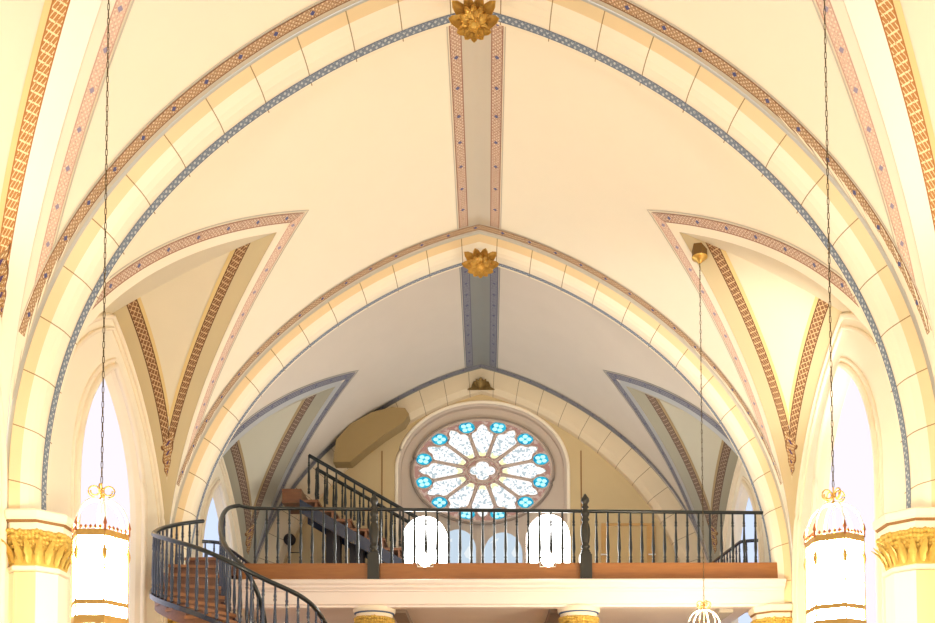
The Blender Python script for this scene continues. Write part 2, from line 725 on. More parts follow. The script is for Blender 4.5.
def arch(yb, bluemat, bluew=.085):
    yf = yb - D
    m = MB()

    def st(k0, y0, k1, y1, mi, nseg=1):
        A, B = arch_curve(k0), arch_curve(k1)
        rows, us = [], []
        for q in range(nseg + 1):
            t = q / nseg
            # slightly rounded
            rows.append([(a[0] + (b[0] - a[0]) * t, y0 + (y1 - y0) * t, a[1] + (b[1] - a[1]) * t) for a, b in zip(A, B)])
            us.append([(u + .23, 0) for u in ULA])
        m.grid(rows, us, mi)
    st(1.03, yf + .02, .86, yf + .02, 2)
    st(.86, yf + .02, .80, yf, 2)
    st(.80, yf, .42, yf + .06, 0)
    st(.42, yf + .06, .16, yf + .12, 1)
    st(.16, yf + .12, .04, yf + .17, 1)
    st(.04, yf + .17, .0, yf + .23, 1)
    st(.0, yf + .23, .0, yb, 1)
    st(.0, yb, 1.02, yb, 1)
    o = m.build('transverse_arch', [SHADEV, LITV, GREIGE])
    struct(o)
    b = MB()
    A = arch_curve(-.02)
    A = [(x * .9993, z - .002) for x, z in arch_curve(0, 3.95)]
    b.grid([[(x, yb - .035 - bluew, z) for x, z in A], [(x, yb - .035, z) for x, z in A]], [[(u, 0) for u in ULA], [(u, 1) for u in ULA]])
    b.build('border_band', bluemat, o)
    return o


arch(Y1, BLUE, .09)
arch(Y1 + L, BLUE, .065)

# end wall rib
YW = YEND + .22
m = MB()
PO = [(-x, z) for x, z in [(PV[0][0], 3.9)] + PV] + [(x, z) for x, z in PV[-2::-1] + [(PV[0][0], 3.9)]]
PI_in = profile(3.97 - .40, HV - .36, NP)
PIn = [(-x, z) for x, z in [(PI_in[0][0], 3.9)] + PI_in] + [(x, z) for x, z in PI_in[-2::-1] + [(PI_in[0][0], 3.9)]]
PMid = [(p[0] * .22 + q[0] * .78, p[1] * .22 + q[1] * .78) for p, q in zip(PO, PIn)]
UL = [(u + .21, 0) for u in ulen(PMid)]
m.grid([[(x, YEND, z) for x, z in PO], [(x, YEND, z) for x, z in PMid]], [UL, UL], 0)
m.grid([[(x, YEND, z) for x, z in PMid], [(x, YEND + .09, z) for x, z in PIn]], [UL, UL], 1)
m.grid([[(x, YEND + .09, z) for x, z in PIn], [(x, YW + .02, z) for x, z in PIn]], [UL, UL], 1)
struct(m.build('wall_arch', [ENDV, ENDV]))

# ------------------------------------------------------------------ shell


def lancet(w, h, n=16):
    """half outline from spring to apex (dy, dz)"""
    c = (h * h - w * w) / (2 * w); Rr = w + c; th = math.acos(c / Rr)
    return [(-c + Rr * math.cos(th * i / n), Rr * math.sin(th * i / n)) for i in range(n + 1)]


def lancet_top(dy, w, h):
    dy = abs(dy)
    if dy >= w:
        return None
    c = (h * h - w * w) / (2 * w); Rr = w + c
    return math.sqrt(max(Rr * Rr - (dy + c) ** 2, 0))


WIN_W, WIN_H, WIN_S, WIN_B = .86, 1.52, 4.64, 1.5
YCOFF = .08
for sgn, nm in ((-1, 'wall_left'), (1, 'wall_right')):
    m = MB()
    x = sgn * WX
    y0 = BAYS[0][0]
    for bi, (ya, yb) in enumerate(BAYS):
        ym = (ya + yb) / 2; hb = (yb - ya) / 2; yc = ym + YCOFF
        # y stations
        st = sorted(set([ya + (yb - ya) * i / 60 for i in range(61)] + [yc + WIN_W * q / 20 for q in range(-20, 21)] + [ym]))

        def wtop(y):
            d = abs(y - ym)
            c = (WAP * WAP - hb * hb) / (2 * hb); Rr = hb + c
            return ZS + math.sqrt(max(Rr * Rr - (d + c) ** 2, 0))
        for a, b in zip(st, st[1:]):
            mid = (a + b) / 2
            if abs(mid - yc) < WIN_W:
                m.face([(x, a, 0), (x, b, 0), (x, b, WIN_B), (x, a, WIN_B)])
                ta = WIN_S + (lancet_top(a - yc, WIN_W, WIN_H) or 0); tb = WIN_S + (lancet_top(b - yc, WIN_W, WIN_H) or 0)
                m.face([(x, a, ta), (x, b, tb), (x, b, wtop(b)), (x, a, wtop(a))])
            else:
                m.face([(x, a, 0), (x, b, 0), (x, b, wtop(b)), (x, a, wtop(a))])
        # wall behind the arch
        m.face([(x, yb, 0), (x, yb + D, 0), (x, yb + D, ZS + .3), (x, yb, ZS + .3)])
    struct(m.build(nm, WALL))

m = MB()
m.box((-4.3, 2.6, -.15), (4.3, 16.2, 0))
struct(m.build('floor', FLOORM))

# windows
wn = 0
for sgn in (-1, 1):
    for bi, (ya, yb) in enumerate(BAYS):
        wn += 1
        yc = (ya + yb) / 2 + YCOFF
        root = empty('window_%d' % wn, (sgn * WX, yc, WIN_B))
        struct(root)
        iw, ih = .79, 1.41

        def outline(w, h, zb, sp=WIN_S):
            hf = lancet(w, h)
            pts = [(-w, zb)] + [(-d, sp + z) for d, z in hf] + [(d, sp + z) for d, z in hf[-2::-1]] + [(w, zb)]
            return pts
        O1 = outline(WIN_W, WIN_H, WIN_B); O2 = outline(iw, ih, WIN_B + .12)
        X0, X1 = 0, sgn * .11
        zb = WIN_B
        j = MB()
        j.grid([[(X0, y, z - zb) for y, z in O1], [(X0 + sgn * .05, y * .94, z - zb - .03) for y, z in O1], [(X1, y, z - zb) for y, z in O2]], sm=False)
        j.face([(X0, -WIN_W, 0), (X0, WIN_W, 0), (X1, iw, .12), (X1, -iw, .12)])
        j.build('jamb', TRIMW, root)
        g = MB()
        g.face([(X1, y, z - zb) for y, z in O2])
        g.build('glass', SKYG if bi < 2 else SKYB, root)
        # moulding round the opening
        t = MB()
        t.tube([(X0 - sgn * .01, y * 1.03, z - zb + .02) for y, z in O1], .035, 8)
        t.tube([(X0 - sgn * .004, y * 1.14, z - zb + .09) for y, z in O1], .022, 6)
        t.build('moulding', TRIMW, root)
# arris moulding under each wall arch
for sgn in (-1, 1):
    for (ya, yb) in BAYS:
        ym = (ya + yb) / 2; hb = (yb - ya) / 2
        for off, r_ in ((.03, .03), (.14, .022)):
            pts = []
            for i in range(61):
                s_ = -1 + 2 * i / 60
                z = ZS + WAP * (1 - abs(s_) ** 1.0)
                yy = wall_arch_y(z, hb) * (1 if s_ >= 0 else -1)
                k = 1 - off / hb
                pts.append((sgn * (WX - .012), ym + yy * k, ZS + (z - ZS) * (1 - off / WAP * 1.2)))
            pts = [(pts[0][0], pts[0][1], 2.2)] + pts + [(pts[-1][0], pts[-1][1], 2.2)]
            t = MB(); t.tube(pts, r_, 8)
            struct(t.build('trim_1', TRIMW))

# end wall with a round-headed niche for the rose
_c = at(482.5, 471, YW + .1)
RCX, RCZ = _c.x, _c.z
RX, RZ = 71 * (YW + .1) / F, 53 * (YW + .1) / F
NXR, NZR = 87 * YW / F, 69 * YW / F
m = MB()
st = sorted(set([-4.0 + 8.0 * i / 40 for i in range(41)] + [RCX + NXR * math.sin(PI / 2 * q / 20) for q in range(-20, 21)]))
NB = 4.43
for a, b in zip(st, st[1:]):
    mid = (a + b) / 2
    if abs(mid - RCX) < NXR:
        f = lambda x: RCZ + NZR * math.sqrt(max(0, 1 - ((x - RCX) / NXR) ** 2))
        m.face([(a, YW, 0), (b, YW, 0), (b, YW, NB), (a, YW, NB)])
        m.face([(a, YW, f(a)), (b, YW, f(b)), (b, YW, 8.8), (a, YW, 8.8)])
    else:
        m.face([(a, YW, 0), (b, YW, 0), (b, YW, 8.8), (a, YW, 8.8)])
struct(m.build('wall_back', ENDW))
m = MB()
head = [(RCX + NXR * math.cos(PI * i / 40), RCZ + NZR * math.sin(PI * i / 40)) for i in range(41)]
out = [(RCX + NXR, NB)] + head + [(RCX - NXR, NB)]
inn = [(RCX + (x - RCX) * .955, RCZ + (z - RCZ) * .955 if z > RCZ else z) for x, z in out]
m.grid([[(x, YW, z) for x, z in out], [(x, YW + .05, z) for x, z in inn], [(x, YW + .16, z) for x, z in inn]], sm=False)
m.face([(x, YW + .16, z) for x, z in inn])
struct(m.build('trim_2', NICHE))
m = MB()
m.tube([(x, YW - .005, z) for x, z in out], .03, 8)
struct(m.build('trim_3', TRIMW))
# thin painted lines on the end wall
for x in (at(382, 460, YW).x, at(581, 460, YW).x):
    m = MB(); m.box((x - .011, YW - .006, 4.43), (x + .011, YW - .001, 7.35)); struct(m.build('trim_4', LINE))

# ------------------------------------------------------------------ rose window
RY = YW + .10
rose = empty('window_7', (RCX, RY, RCZ))
struct(rose)
ZR = RZ / RX


def rp(r, th, y=0.0):
    return (RX * r * math.cos(th), y, RZ * r * math.sin(th))


m = MB()
ring = [rp(1.0, 2 * PI * i / 72) for i in range(72)]
m.face([rp(1.02, 2 * PI * i / 72, .05) for i in range(72)])
plate = m.build('spandrel_glass', emit('red_brown_spandrel_glass', (176, 132, 118), .5, (206, 176, 160), 22), rose)
m = MB()
for rr, ra, yy in ((1.015, .03, .0),):
    m.tube([rp(rr, 2 * PI * i / 72, yy) for i in range(72)], ra, 8, closed=True)
m.build('stone_ring', plain('rose_frame_stone', (160, 146, 134), var=.1), rose)
tr = MB(); gl = MB(); yl = MB(); rc = MB(); rl = MB()


def petal(th, scl=1.0):
    ctrl = [(.275, 0), (.29, .045), (.42, .088), (.58, .130), (.68, .156), (.735, .142), (.765, .095), (.79, .075), (.825, .072), (.86, .055), (.89, .03), (.91, 0)]
    pts = [(r, w * scl) for r, w in ctrl] + [(r, -w * scl) for r, w in ctrl[-2:0:-1]]
    return pts


def pl(th, r, w, y):
    # tangential offset w in unit-circle space
    ux, uz = math.cos(th), math.sin(th)
    X = r * ux - w * uz; Z = r * uz + w * ux
    return (RX * X, y, RZ * Z)


for k in range(12):
    th = PI / 2 + k * PI / 6
    pts = petal(th)
    gl.face([pl(th, r, w, -.0) for r, w in pts])
    tr.tube([pl(th, r, w * 1.03, -.012) for r, w in pts], .010, 6, closed=True)
    yl.face([pl(th, r, w, -.003) for r, w in ((.285, 0), (.30, .033), (.37, .055), (.345, .0), (.37, -.055), (.30, -.033))])
    t2 = th + PI / 12
    # spoke
    tr.tube([pl(t2, .24, 0, -.015), pl(t2, .74, 0, -.015)], [.018, .02], 6)
    cx_, cz_ = .865 * math.cos(t2), .865 * math.sin(t2)
    circ = [(RX * (cx_ + .122 * math.cos(a * PI / 9)), -.0, RZ * (cz_ + .122 * math.sin(a * PI / 9))) for a in range(18)]
    rc.face(circ)
    tr.tube([(p[0], -.012, p[2]) for p in circ], .011, 6, closed=True)
    for q in range(4):
        aa = t2 + q * PI / 2 + PI / 4
        lx, lz = cx_ + .053 * math.cos(aa), cz_ + .053 * math.sin(aa)
        rl.face([(RX * (lx + .036 * math.cos(a * PI / 5)), -.004, RZ * (lz + .036 * math.sin(a * PI / 5))) for a in range(10)])
# centre quatrefoil
q4 = []
for i in range(64):
    a = 2 * PI * i / 64
    r = .125 + .055 * abs(math.cos(2 * a)) ** .7
    q4.append((RX * r * math.cos(a), -.0, RZ * r * math.sin(a)))
gl.face(q4)
tr.tube([(p[0] * 1.1, -.012, p[2] * 1.1) for p in q4], .018, 6, closed=True)
tr.tube([rp(.235, 2 * PI * i / 32, -.012) for i in range(32)], .022, 6, closed=True)
tr.tube([rp(.985, 2 * PI * i / 72, -.012) for i in range(72)], .022, 6, closed=True)
gl.build('petal_glass', ROSEW, rose)
yl.build('amber_glass', ROSEY, rose)
rc.build('roundel_glass', ROSEC, rose)
rl.build('quatrefoil_glass', ROSEL, rose)
tr.build('tracery', plain('tracery_stone', (214, 194, 182), var=.1, scale=8), rose)

# ------------------------------------------------------------------ carved gilding


def leaf(m, base, out, up, length, width, curl, n=7, mi=0):
    """acanthus-like leaf: grows along out, curls towards up"""
    base = Vector(base); out = Vector(out).normalized(); up = Vector(up).normalized()
    side = out.cross(up).normalized()
    th = width * .16
    A, B = [], []
    for i in range(n + 1):
        t = i / n
        ang = curl * t
        p = base + out * length * (math.sin(ang) / max(curl, 1e-3)) + up * length * ((1 - math.cos(ang)) / max(curl, 1e-3))
        nrm = (-out * math.sin(ang) + up * math.cos(ang))
        w = width * (math.sin(PI * min(t * .86 + .14, 1)) ** .8) * (1 + .18 * math.sin(t * 17)) + .002
        A.append([p - side * w + nrm * w * .35, p - side * w * .5 + nrm * w * .1, p, p + side * w * .5 + nrm * w * .1, p + side * w + nrm * w * .35])
        B.append([q - nrm * th for q in A[-1]])
    m.grid(A, mi=mi); m.grid([b[::-1] for b in B], mi=mi)
    for e in (0, -1):
        m.grid([[a[e] for a in A], [b[e] for b in B]], mi=mi)
    for e in (0, -1):
        m.grid([A[e], B[e]], mi=mi)


def boss(name, loc, s, label):
    root = empty(name, loc)
    n = Vector((0, -.80, -.60)).normalized()
    x = Vector((1, 0, 0)); y = n.cross(x).normalized()
    if y.z < 0:
        y = -y
    hub = MB()
    P = []
    for i in range(7):
        a = PI / 2 * i / 6
        P.append([(x * math.cos(b * PI / 6) + y * math.sin(b * PI / 6)) * (.055 * s * math.cos(a)) + n * (.06 * s * math.sin(a) + .02) for b in range(12)])
    hub.grid(P, close=True)
    hub.build('hub', GOLD, root)
    fan = [(-78, .25, .06, 1.0), (-48, .27, .066, .8), (-17, .25, .062, 1.1), (17, .25, .062, 1.1), (48, .27, .066, .8), (78, .25, .06, 1.0), (-108, .15, .05, .7), (108, .15, .05, .7), (-140, .11, .045, .7), (140, .11, .045, .7), (180, .10, .045, .7)]
    for deg, ln_, wd_, cu in fan:
        d = x * math.sin(R(deg)) + y * math.cos(R(deg))
        m = MB()
        leaf(m, d * .04 * s, d, n, ln_ * s, wd_ * s, cu)
        m.build('leaf', GOLD, root)
    for deg in (-60, -30, 0, 30, 60):
        d = x * math.sin(R(deg)) + y * math.cos(R(deg))
        m = MB()
        leaf(m, d * .03 * s + n * .05 * s, d, n, .17 * s, .036 * s, 1.2)
        m.build('leaf', GOLD, root)
    m = MB()
    for k in range(5):
        a = k * 2 * PI / 5
        d = x * math.cos(a) + y * math.sin(a)
        leaf(m, d * .01 + n * .06 * s, d, n, .06 * s, .024 * s, 1.0)
    m.build('rosette', GOLD, root)
    tag(root, label, 'boss')
    return root


boss('ceiling_boss', at(474, 26, Y1 - D + .02), .86, 'large gilded leaf boss at the crown of the nearest arch')
boss('ceiling_boss', at(480.5, 267, Y1 + L - D + .02), .95, 'gilded leaf boss at the crown of the second arch, above the loft')
# small bracket over the rose
p = at(481, 385, YEND)
root = empty('crest_ornament', (p.x, YEND - .001, p.z))
m = MB()
poly = [(-.23, -.09), (-.17, -.06), (-.13, .04), (-.06, .05), (0, .12), (.06, .05), (.13, .04), (.17, -.06), (.23, -.09)]
m.prism([(a, 0, b) for a, b in poly[::-1]], (0, -.05, 0))
m.build('back_plate', BRONZE, root)
m = MB()
for a in (-60, -30, 0, 30, 60):
    d = Vector((math.sin(R(a)), -.25, math.cos(R(a)) * .75))
    leaf(m, (0, -.05, -.07), d, (0, -1, 0), .16, .035, .7)
m.build('leaf_carving', BRONZE, root)
tag(root, 'small dull bronze leaf crest on the arch above the rose window', 'ornament')

# ------------------------------------------------------------------ piers and columns


def ngon(cx, cy, ap, n, z, rot):
    r = ap / math.cos(PI / n)
    return [(cx + r * math.cos(rot + 2 * PI * i / n), cy + r * math.sin(rot + 2 * PI * i / n), z) for i in range(n)]


def stack(m, cx, cy, prof, n, rot, mi=0, sm=False):
    P = [ngon(cx, cy, a, n, z, rot) for a, z in prof]
    m.grid(P, mi=mi, sm=sm, close=True)
    m.face(P[0][::-1], mi=mi); m.face(P[-1], mi=mi)


def capital(root, cx, cy, ap, ztop, n, rot, hgt, leafn, abh=.17, red=True, linem=None):
    m = MB()
    stack(m, cx, cy, [(ap * .93, ztop - abh), (ap * .97, ztop - abh * .8), (ap * .97, ztop - abh * .62), (ap * 1.06, ztop - abh * .5), (ap * 1.1, ztop - abh * .42), (ap * 1.12, ztop - abh * .1), (ap * 1.06, ztop)], n, rot, sm=n > 8)
    m.build('abacus', TRIMW, root)
    m = MB()
    stack(m, cx, cy, [(ap * 1.0, ztop - abh * .64), (ap * 1.035, ztop - abh * .60), (ap * 1.05, ztop - abh * .52)], n, rot, sm=n > 8)
    m.build('abacus_line', linem or LINE, root)
    zt = ztop - abh
    m = MB()
    stack(m, cx, cy, [(ap * .78, zt - hgt), (ap * .79, zt - hgt * .5), (ap * .84, zt - hgt * .2), (ap * .98, zt)], n, rot, sm=n > 8)
    # knobbly frieze under the abacus
    nb = max(leafn * 3, 44)
    for i in range(nb):
        a = 2 * PI * i / nb
        # distance to the n-gon side
        q = ((a - rot) % (2 * PI / n)) - PI / n
        rr = ap * 1.0 / math.cos(q)
        for dz, r2 in ((.02, .024), (.055, .028), (.092, .028), (.125, .022)):
            jx, jz = random.uniform(-.008, .008), random.uniform(-.01, .01)
            px, py, pz = cx + (rr + jx - dz * .35) * math.cos(a), cy + (rr + jx - dz * .35) * math.sin(a), zt - dz + jz
            m.lathe([(0.004, -r2), (r2 * .8, -r2 * .5), (r2, 0), (r2 * .8, r2 * .5), (.004, r2)], (px, py, pz), 6)
    for i in range(leafn):
        a = 2 * PI * (i + .5) / leafn
        d = Vector((math.cos(a), math.sin(a), 0))
        q = ((a - rot) % (2 * PI / n)) - PI / n
        rr = ap * .79 / math.cos(q)
        leaf(m, Vector((cx, cy, zt - hgt + .02)) + d * rr, (d * .12 + Vector((0, 0, 1))), d, hgt * .74, ap * 2.0 / leafn, 1.0)
    m.build('leaf_carving', GOLDL, root)
    m = MB()
    stack(m, cx, cy, [(ap * .80, zt - hgt - .05), (ap * .86, zt - hgt - .04), (ap * .87, zt - hgt - .01), (ap * .80, zt - hgt)], n, rot, sm=n > 8)
    m.build('necking', TRIMW, root)


for sgn in (-1, 1):
    for k, yb in enumerate((Y1, Y1 + L)):
        cyy = yb - .17
        cxx = sgn * 3.79
        root = empty('pier', (0, 0, 0)); struct(root)
        ap = .275
        m = MB()
        P0 = ngon(cxx, cyy, ap * .8, 8, 0, PI / 8); P1 = ngon(cxx, cyy, ap * .8, 8, 3.40, PI / 8)
        for i in range(8):
            nx = (P0[i][0] + P0[(i + 1) % 8][0]) / 2 - cxx; ny = (P0[i][1] + P0[(i + 1) % 8][1]) / 2 - cyy
            m.face([P0[i], P0[(i + 1) % 8], P1[(i + 1) % 8], P1[i]], mi=1 if (k == 0 and ny < -ap * .6) else 0)
        m.build('shaft', [WALL, YELLOW], root)
        capital(root, cxx, cyy, ap, 3.915 if k == 0 else 3.87, 8, PI / 8, .29, 20)

for x in (-1.37, 1.27):
    root = empty('column', (0, 0, 0)); struct(root)
    m = MB(); m.lathe([(.17, 0), (.17, 3.4)], (x, 12.0, 0), 24); m.build('shaft', WALL, root)
    capital(root, x, 12.0, .245, 3.88, 24, 0, .3, 14, .13, linem=plain('blue_line_paint', (84, 104, 140)))

# ------------------------------------------------------------------ loft: beam, fascia, floor
m = MB()
prof = [(11.93, 3.86), (11.80, 3.86), (11.80, 3.885), (11.775, 3.90), (11.775, 4.05), (11.755, 4.06), (11.755, 4.075), (11.72, 4.10), (11.72, 4.125), (11.69, 4.15), (11.68, 4.185), (11.70, 4.20), (11.93, 4.20)]
X0, X1 = -3.86, 3.86
m.prism([(X0, y, z) for y, z in prof[::-1]], (X1 - X0, 0, 0))
struct(m.build('beam', BEAMW))
m = MB()
m.box((-3.10, 11.86, 4.205), (3.82, 11.95, 4.44))
struct(m.build('trim_5', FASC))
m = MB()
m.box((-3.9, 11.95, 4.30), (3.9, 12.6, 4.43)); m.box((-3.6, 12.6, 4.30), (3.6, YW, 4.43))
struct(m.build('floor_loft', TREAD))
m = MB()
m.box((-3.9, 11.94, 3.93), (3.9, 12.6, 3.96)); m.box((-3.6, 12.6, 3.93), (3.6, YW, 3.96))
m.box((3.57, 12.6, 3.96), (3.6, YW, 4.30)); m.box((-3.6, 12.6, 3.96), (-3.57, YW, 4.30))
struct(m.build('ceiling_loft', plain('loft_soffit_paint', (240, 228, 216))))
for x in (-1.07, 1.0, -3.25, 3.22):
    m = MB(); m.box((x - .09, 12.15, 3.85), (x + .09, YW - .01, 3.93)); struct(m.build('beam_loft', GREIGE if abs(x) > 2 else plain('taupe_paint', (150, 134, 120))))

# ------------------------------------------------------------------ turned balusters


def baluster_mesh(h, r=.021):
    m = MB()
    m.lathe([(r * .95, 0), (r * .95, .07 * h), (r * .6, .09 * h), (r * 1.0, .12 * h), (r * .62, .15 * h), (r * .75, .2 * h), (r * 1.05, .30 * h), (r * .85, .45 * h),
             (r * .62, .66 * h), (r * .55, .72 * h), (r * .95, .745 * h), (r * .6, .77 * h), (r * .85, .80 * h), (r * .62, .84 * h), (r * .6, .97 * h), (r * .8, h)], n=8)
    return m


# front balustrade of the loft
bal = empty('loft_balustrade', (0, 11.90, 4.44))
tag(bal, 'long dark balustrade of turned spindles across the front edge of the loft', 'balustrade')
zl, zr = 5.165, 5.095
xl, xr = -2.95, 3.64


def railz(x):
    return zl + (zr - zl) * (x - xl) / (xr - xl) - 4.44


m = MB()
pts = [Vector((x, 0, railz(x))) for x in (xl, xl / 2, 0, xr / 2, xr)]
_e = at(239, 505.5, 11.77)
pts = spline([(_e.x, _e.y - 11.90, _e.z - 4.44), (xl - .04, -.03, railz(xl) + .003), (xl + .06, 0, railz(xl))], 6) + pts[1:]
m.tube(pts, .028, 10, flat=.8)
m.build('handrail', DARK, bal)
b0 = baluster_mesh(.68).build('baluster', DARK, bal)
nb = 46
newels = (-1.36, 1.35)
first = True
x = xl + .06
while x < xr - .02:
    if min(abs(x - q) for q in newels) > .07:
        h = (railz(x) - .01) / .68
        if first:
            b0.location = (x, 0, 0); b0.scale = (1, 1, h); first = False
        else:
            copy_obj(b0, bal, (x, 0, 0), sc=(1, 1, h))
    x += .1462
for q in newels:
    m = MB()
    m.box((q - .075, -.11, -.245), (q + .075, .05, .10))
    m.box((q - .062, -.09, .10), (q + .062, .035, .13))
    np_ = m.build('newel_post', NEWEL, bal)
    f = MB()
    f.lathe([(.055, .13), (.058, .16), (.04, .18), (.058, .20), (.058, .22), (.04, .24), (.05, .27), (.062, .36), (.062, .44), (.05, .50), (.036, .53), (.055, .56), (.036, .59), (.05, .62),
             (.058, .65), (.04, .68), (.03, .70), (.05, .72), (.03, .745), (.036, .77), (.055, .80), (.05, .835), (.03, .86), (.012, .89), (.002, .90)], (q, -.03, 0), 12)
    f.build('finial', NEWEL, np_)

# guard rails beside the loft windows
for sgn, lab in ((-1, 'short dark guard rail in the loft before the left window'), (1, 'short dark blue guard rail in the loft before the right window')):
    gr = empty('guard_rail', (sgn * 3.5, 12.6, 4.43))
    P3 = [(sgn * .26, -.08, .47), (sgn * .07, -.02, .47), (sgn * .02, .1, .46), (-sgn * .08, 1.1, .44), (-sgn * .12, 1.75, .42)]
    pts = spline(P3, 8)
    m = MB(); m.tube(pts, .024, 8); m.build('handrail', DARKB, gr)
    bb = None
    for p_ in along(pts, .115, .04):
        h = p_.z / .45
        if bb is None:
            bb = baluster_mesh(.45, .018).build('baluster', DARKB, gr)
            bb.location = (p_.x, p_.y, 0); bb.scale = (1, 1, h)
        else:
            copy_obj(bb, gr, (p_.x, p_.y, 0), sc=(1, 1, h))
    tag(gr, lab, 'railing')

# ------------------------------------------------------------------ winding staircase
SX, SY = -2.62, 10.40
st = empty('spiral_staircase', (SX, SY, 0))
tag(st, 'winding red brown wooden staircase with dark railings climbing to the left end of the loft', 'staircase')
T0 = Vector((SX, SY, 0))
outer = [at(*q) for q in ((333, 660, 10.4), (329, 634, 10.05), (318, 612, 9.75), (300, 596, 9.58), (262, 578, 9.40), (230, 562, 9.33), (200, 549, 9.4), (172, 540.5, 9.6), (157, 536, 9.95), (154, 533.5, 10.3), (162, 528.5, 10.75), (180, 524, 11.2), (203, 521, 11.55))]
inner = [at(*q) for q in ((265, 660, 10.45), (265, 628, 10.2), (259, 597, 10.03), (246, 571, 9.97), (230, 553, 10.12), (221.5, 536, 10.5), (221.5, 519, 11.15), (228, 508.5, 11.58), (239, 505.5, 11.73))]
SO = [p_ - T0 for p_ in spline(outer, 14)]
SI = [p_ - T0 for p_ in spline(inner, 14)]
for S_ in (SO, SI):
    m = MB(); m.tube(S_, .029, 10, flat=.85); m.build('handrail', DARK, st)
BH = .64
b1 = baluster_mesh(BH, .02).build('baluster', DARKB, st)
first = True
for S_, stp in ((SO, .128), (SI, .125)):
    for p_ in along(S_, stp, .05, .0 if S_ is SO else .32):
        if first:
            b1.location = (p_.x, p_.y, p_.z - BH); first = False
        else:
            copy_obj(b1, st, (p_.x, p_.y, p_.z - BH))
for S_, zz0, zz1, end in ((SO, -.70, -.645, 0), (SI, -.70, -.64, 14)):
    m = MB()
    S2 = S_[:len(S_) - end] if end else S_
    A = [[Vector((p_.x, p_.y, p_.z + z_)) for p_ in S2] for z_ in (zz0, zz1)]
    cen = Vector((0, 0, 0))
    Bq = []
    for row in A:
        rr = []
        for i, p_ in enumerate(row):
            a = row[max(i - 1, 0)]; b = row[min(i + 1, len(row) - 1)]
            t_ = (b - a); t_.z = 0
            nn = Vector((-t_.y, t_.x, 0)).normalized()
            rr.append(p_ + nn * .04)
        Bq.append(rr)
    m.grid([A[0], A[1]]); m.grid([Bq[1], Bq[0]]); m.grid([A[1], Bq[1]]); m.grid([Bq[0], A[0]])
    m.build('string_board', DARKB, st)
    m = MB()
    A = [[Vector((p_.x, p_.y, p_.z + z_)) for p_ in S2] for z_ in (zz0 - .13, zz0)]
    pull = lambda row, k: [Vector((-.0 + p_.x + (k if p_.x < 0 else -k) * abs(p_.x) / 1.1, p_.y + (k if p_.y < 0 else 0) * abs(p_.y) / 1.1, p_.z)) for p_ in row]
    o1, o2 = [pull(q, .02) for q in A], [pull(q, .06) for q in A]
    m.grid([o1[0], o1[1]]); m.grid([o2[1], o2[0]]); m.grid([o1[1], o2[1]]); m.grid([o2[0], o1[0]])
    m.build('skirt_board', TREAD, st)
# treads between the two strings
def path_at(S_, t):
    f = t * (len(S_) - 1)
    i = min(int(f), len(S_) - 2)
    return S_[i].lerp(S_[i + 1], f - i)
NTR = 15
LO = len(SO) - 1
for k in range(NTR):
    t0 = k / NTR; t1 = (k + 1.12) / NTR
    fo = lambda t: path_at(SO, min(t, 1))
    fi = lambda t: path_at(SI, min(t * .83, .83))
    z = fo((t0 + t1) / 2).z - BH - .03 + .22 * max(0, (t0 - .62) / .38)
    z = min(z, 4.41)
    a, b = fo(t0), fo(t1); c, d = fi(t1), fi(t0)
    m = MB()
    poly = [(q.x, q.y, z - .035) for q in (a, b, c, d)]
    m.prism(poly, (0, 0, .035))
    # riser under the leading edge
    dr = .13
    n_ = Vector((b.x - a.x, b.y - a.y, 0)).normalized() * .02
    m.prism([(a.x + n_.x, a.y + n_.y, z - dr), (a.x + n_.x * 2, a.y + n_.y * 2, z - dr), (d.x + n_.x * 2, d.y + n_.y * 2, z - dr), (d.x + n_.x, d.y + n_.y, z - dr)], (0, 0, dr - .035), mi=1)
    m.build('tread', [TREADL, TREAD], st)

# ------------------------------------------------------------------ upper stair in the loft
US = 14.45
pT = at(300, 490, US); pB = at(470, 588, US)
ust = empty('loft_stair', (pB.x, US, 4.43))
tag(ust, 'straight brown stair with dark rails rising leftward inside the loft under the vault', 'staircase')
sl = (pT.z - pB.z) / (pB.x - pT.x)
xtop, xbot = at(300, 490, US).x, .55
ztop = pT.z


def zst(x):
    return ztop - sl * (x - xtop)


ns = 13
run = (xbot - xtop) / ns
W0, W1 = US, US + .62
for k in range(ns):
    x0 = xtop + run * k
    z = zst(x0 + run)
    if z < 4.47:
        break
    m = MB()
    m.box((x0 - pB.x, W0 - US, z - .04 - 4.43), (x0 + run * 1.1 - pB.x, W1 - US, z - 4.43))
    m.box((x0 + run - .03 - pB.x, W0 + .01 - US, z - run * sl - 4.43), (x0 + run - pB.x, W1 - .01 - US, z - .04 - 4.43))
    m.build('tread', TREAD, ust)
for yy in (W0 - .03, W1):
    m = MB()
    xe = xtop + (ztop - 4.46) / sl
    poly = [(xtop - pB.x, yy - US, ztop - 4.43 - .36), (xtop - pB.x, yy - US, ztop - 4.43 - .15), (xe - .26 - pB.x, yy - US, .0), (xe - .60 - pB.x, yy - US, .0)]
    m.prism(poly, (0, .03, 0))
    m.build('string_board', DARKB, ust)
rh = at(310, 456, US).z - zst(at(310, 456, US).x)
for yy in (W0 + .0, W1 - .0):
    xs = at(309, 455, US).x
    xe = xtop + (ztop - 4.7) / sl
    pts = [Vector((x_ - pB.x, yy - US, zst(x_) + rh - 4.43)) for x_ in (xs, (xs + xe) / 2, xe)]
    m = MB(); m.tube(pts, .03, 8); m.build('handrail', DARK, ust)
    b2 = None
    for p_ in along(pts, .165, .0):
        if b2 is None:
            b2 = baluster_mesh(rh - .02, .022).build('baluster', DARK, ust)
            b2.location = (p_.x, p_.y, p_.z - rh + .02)
        else:
            copy_obj(b2, ust, (p_.x, p_.y, p_.z - rh + .02))
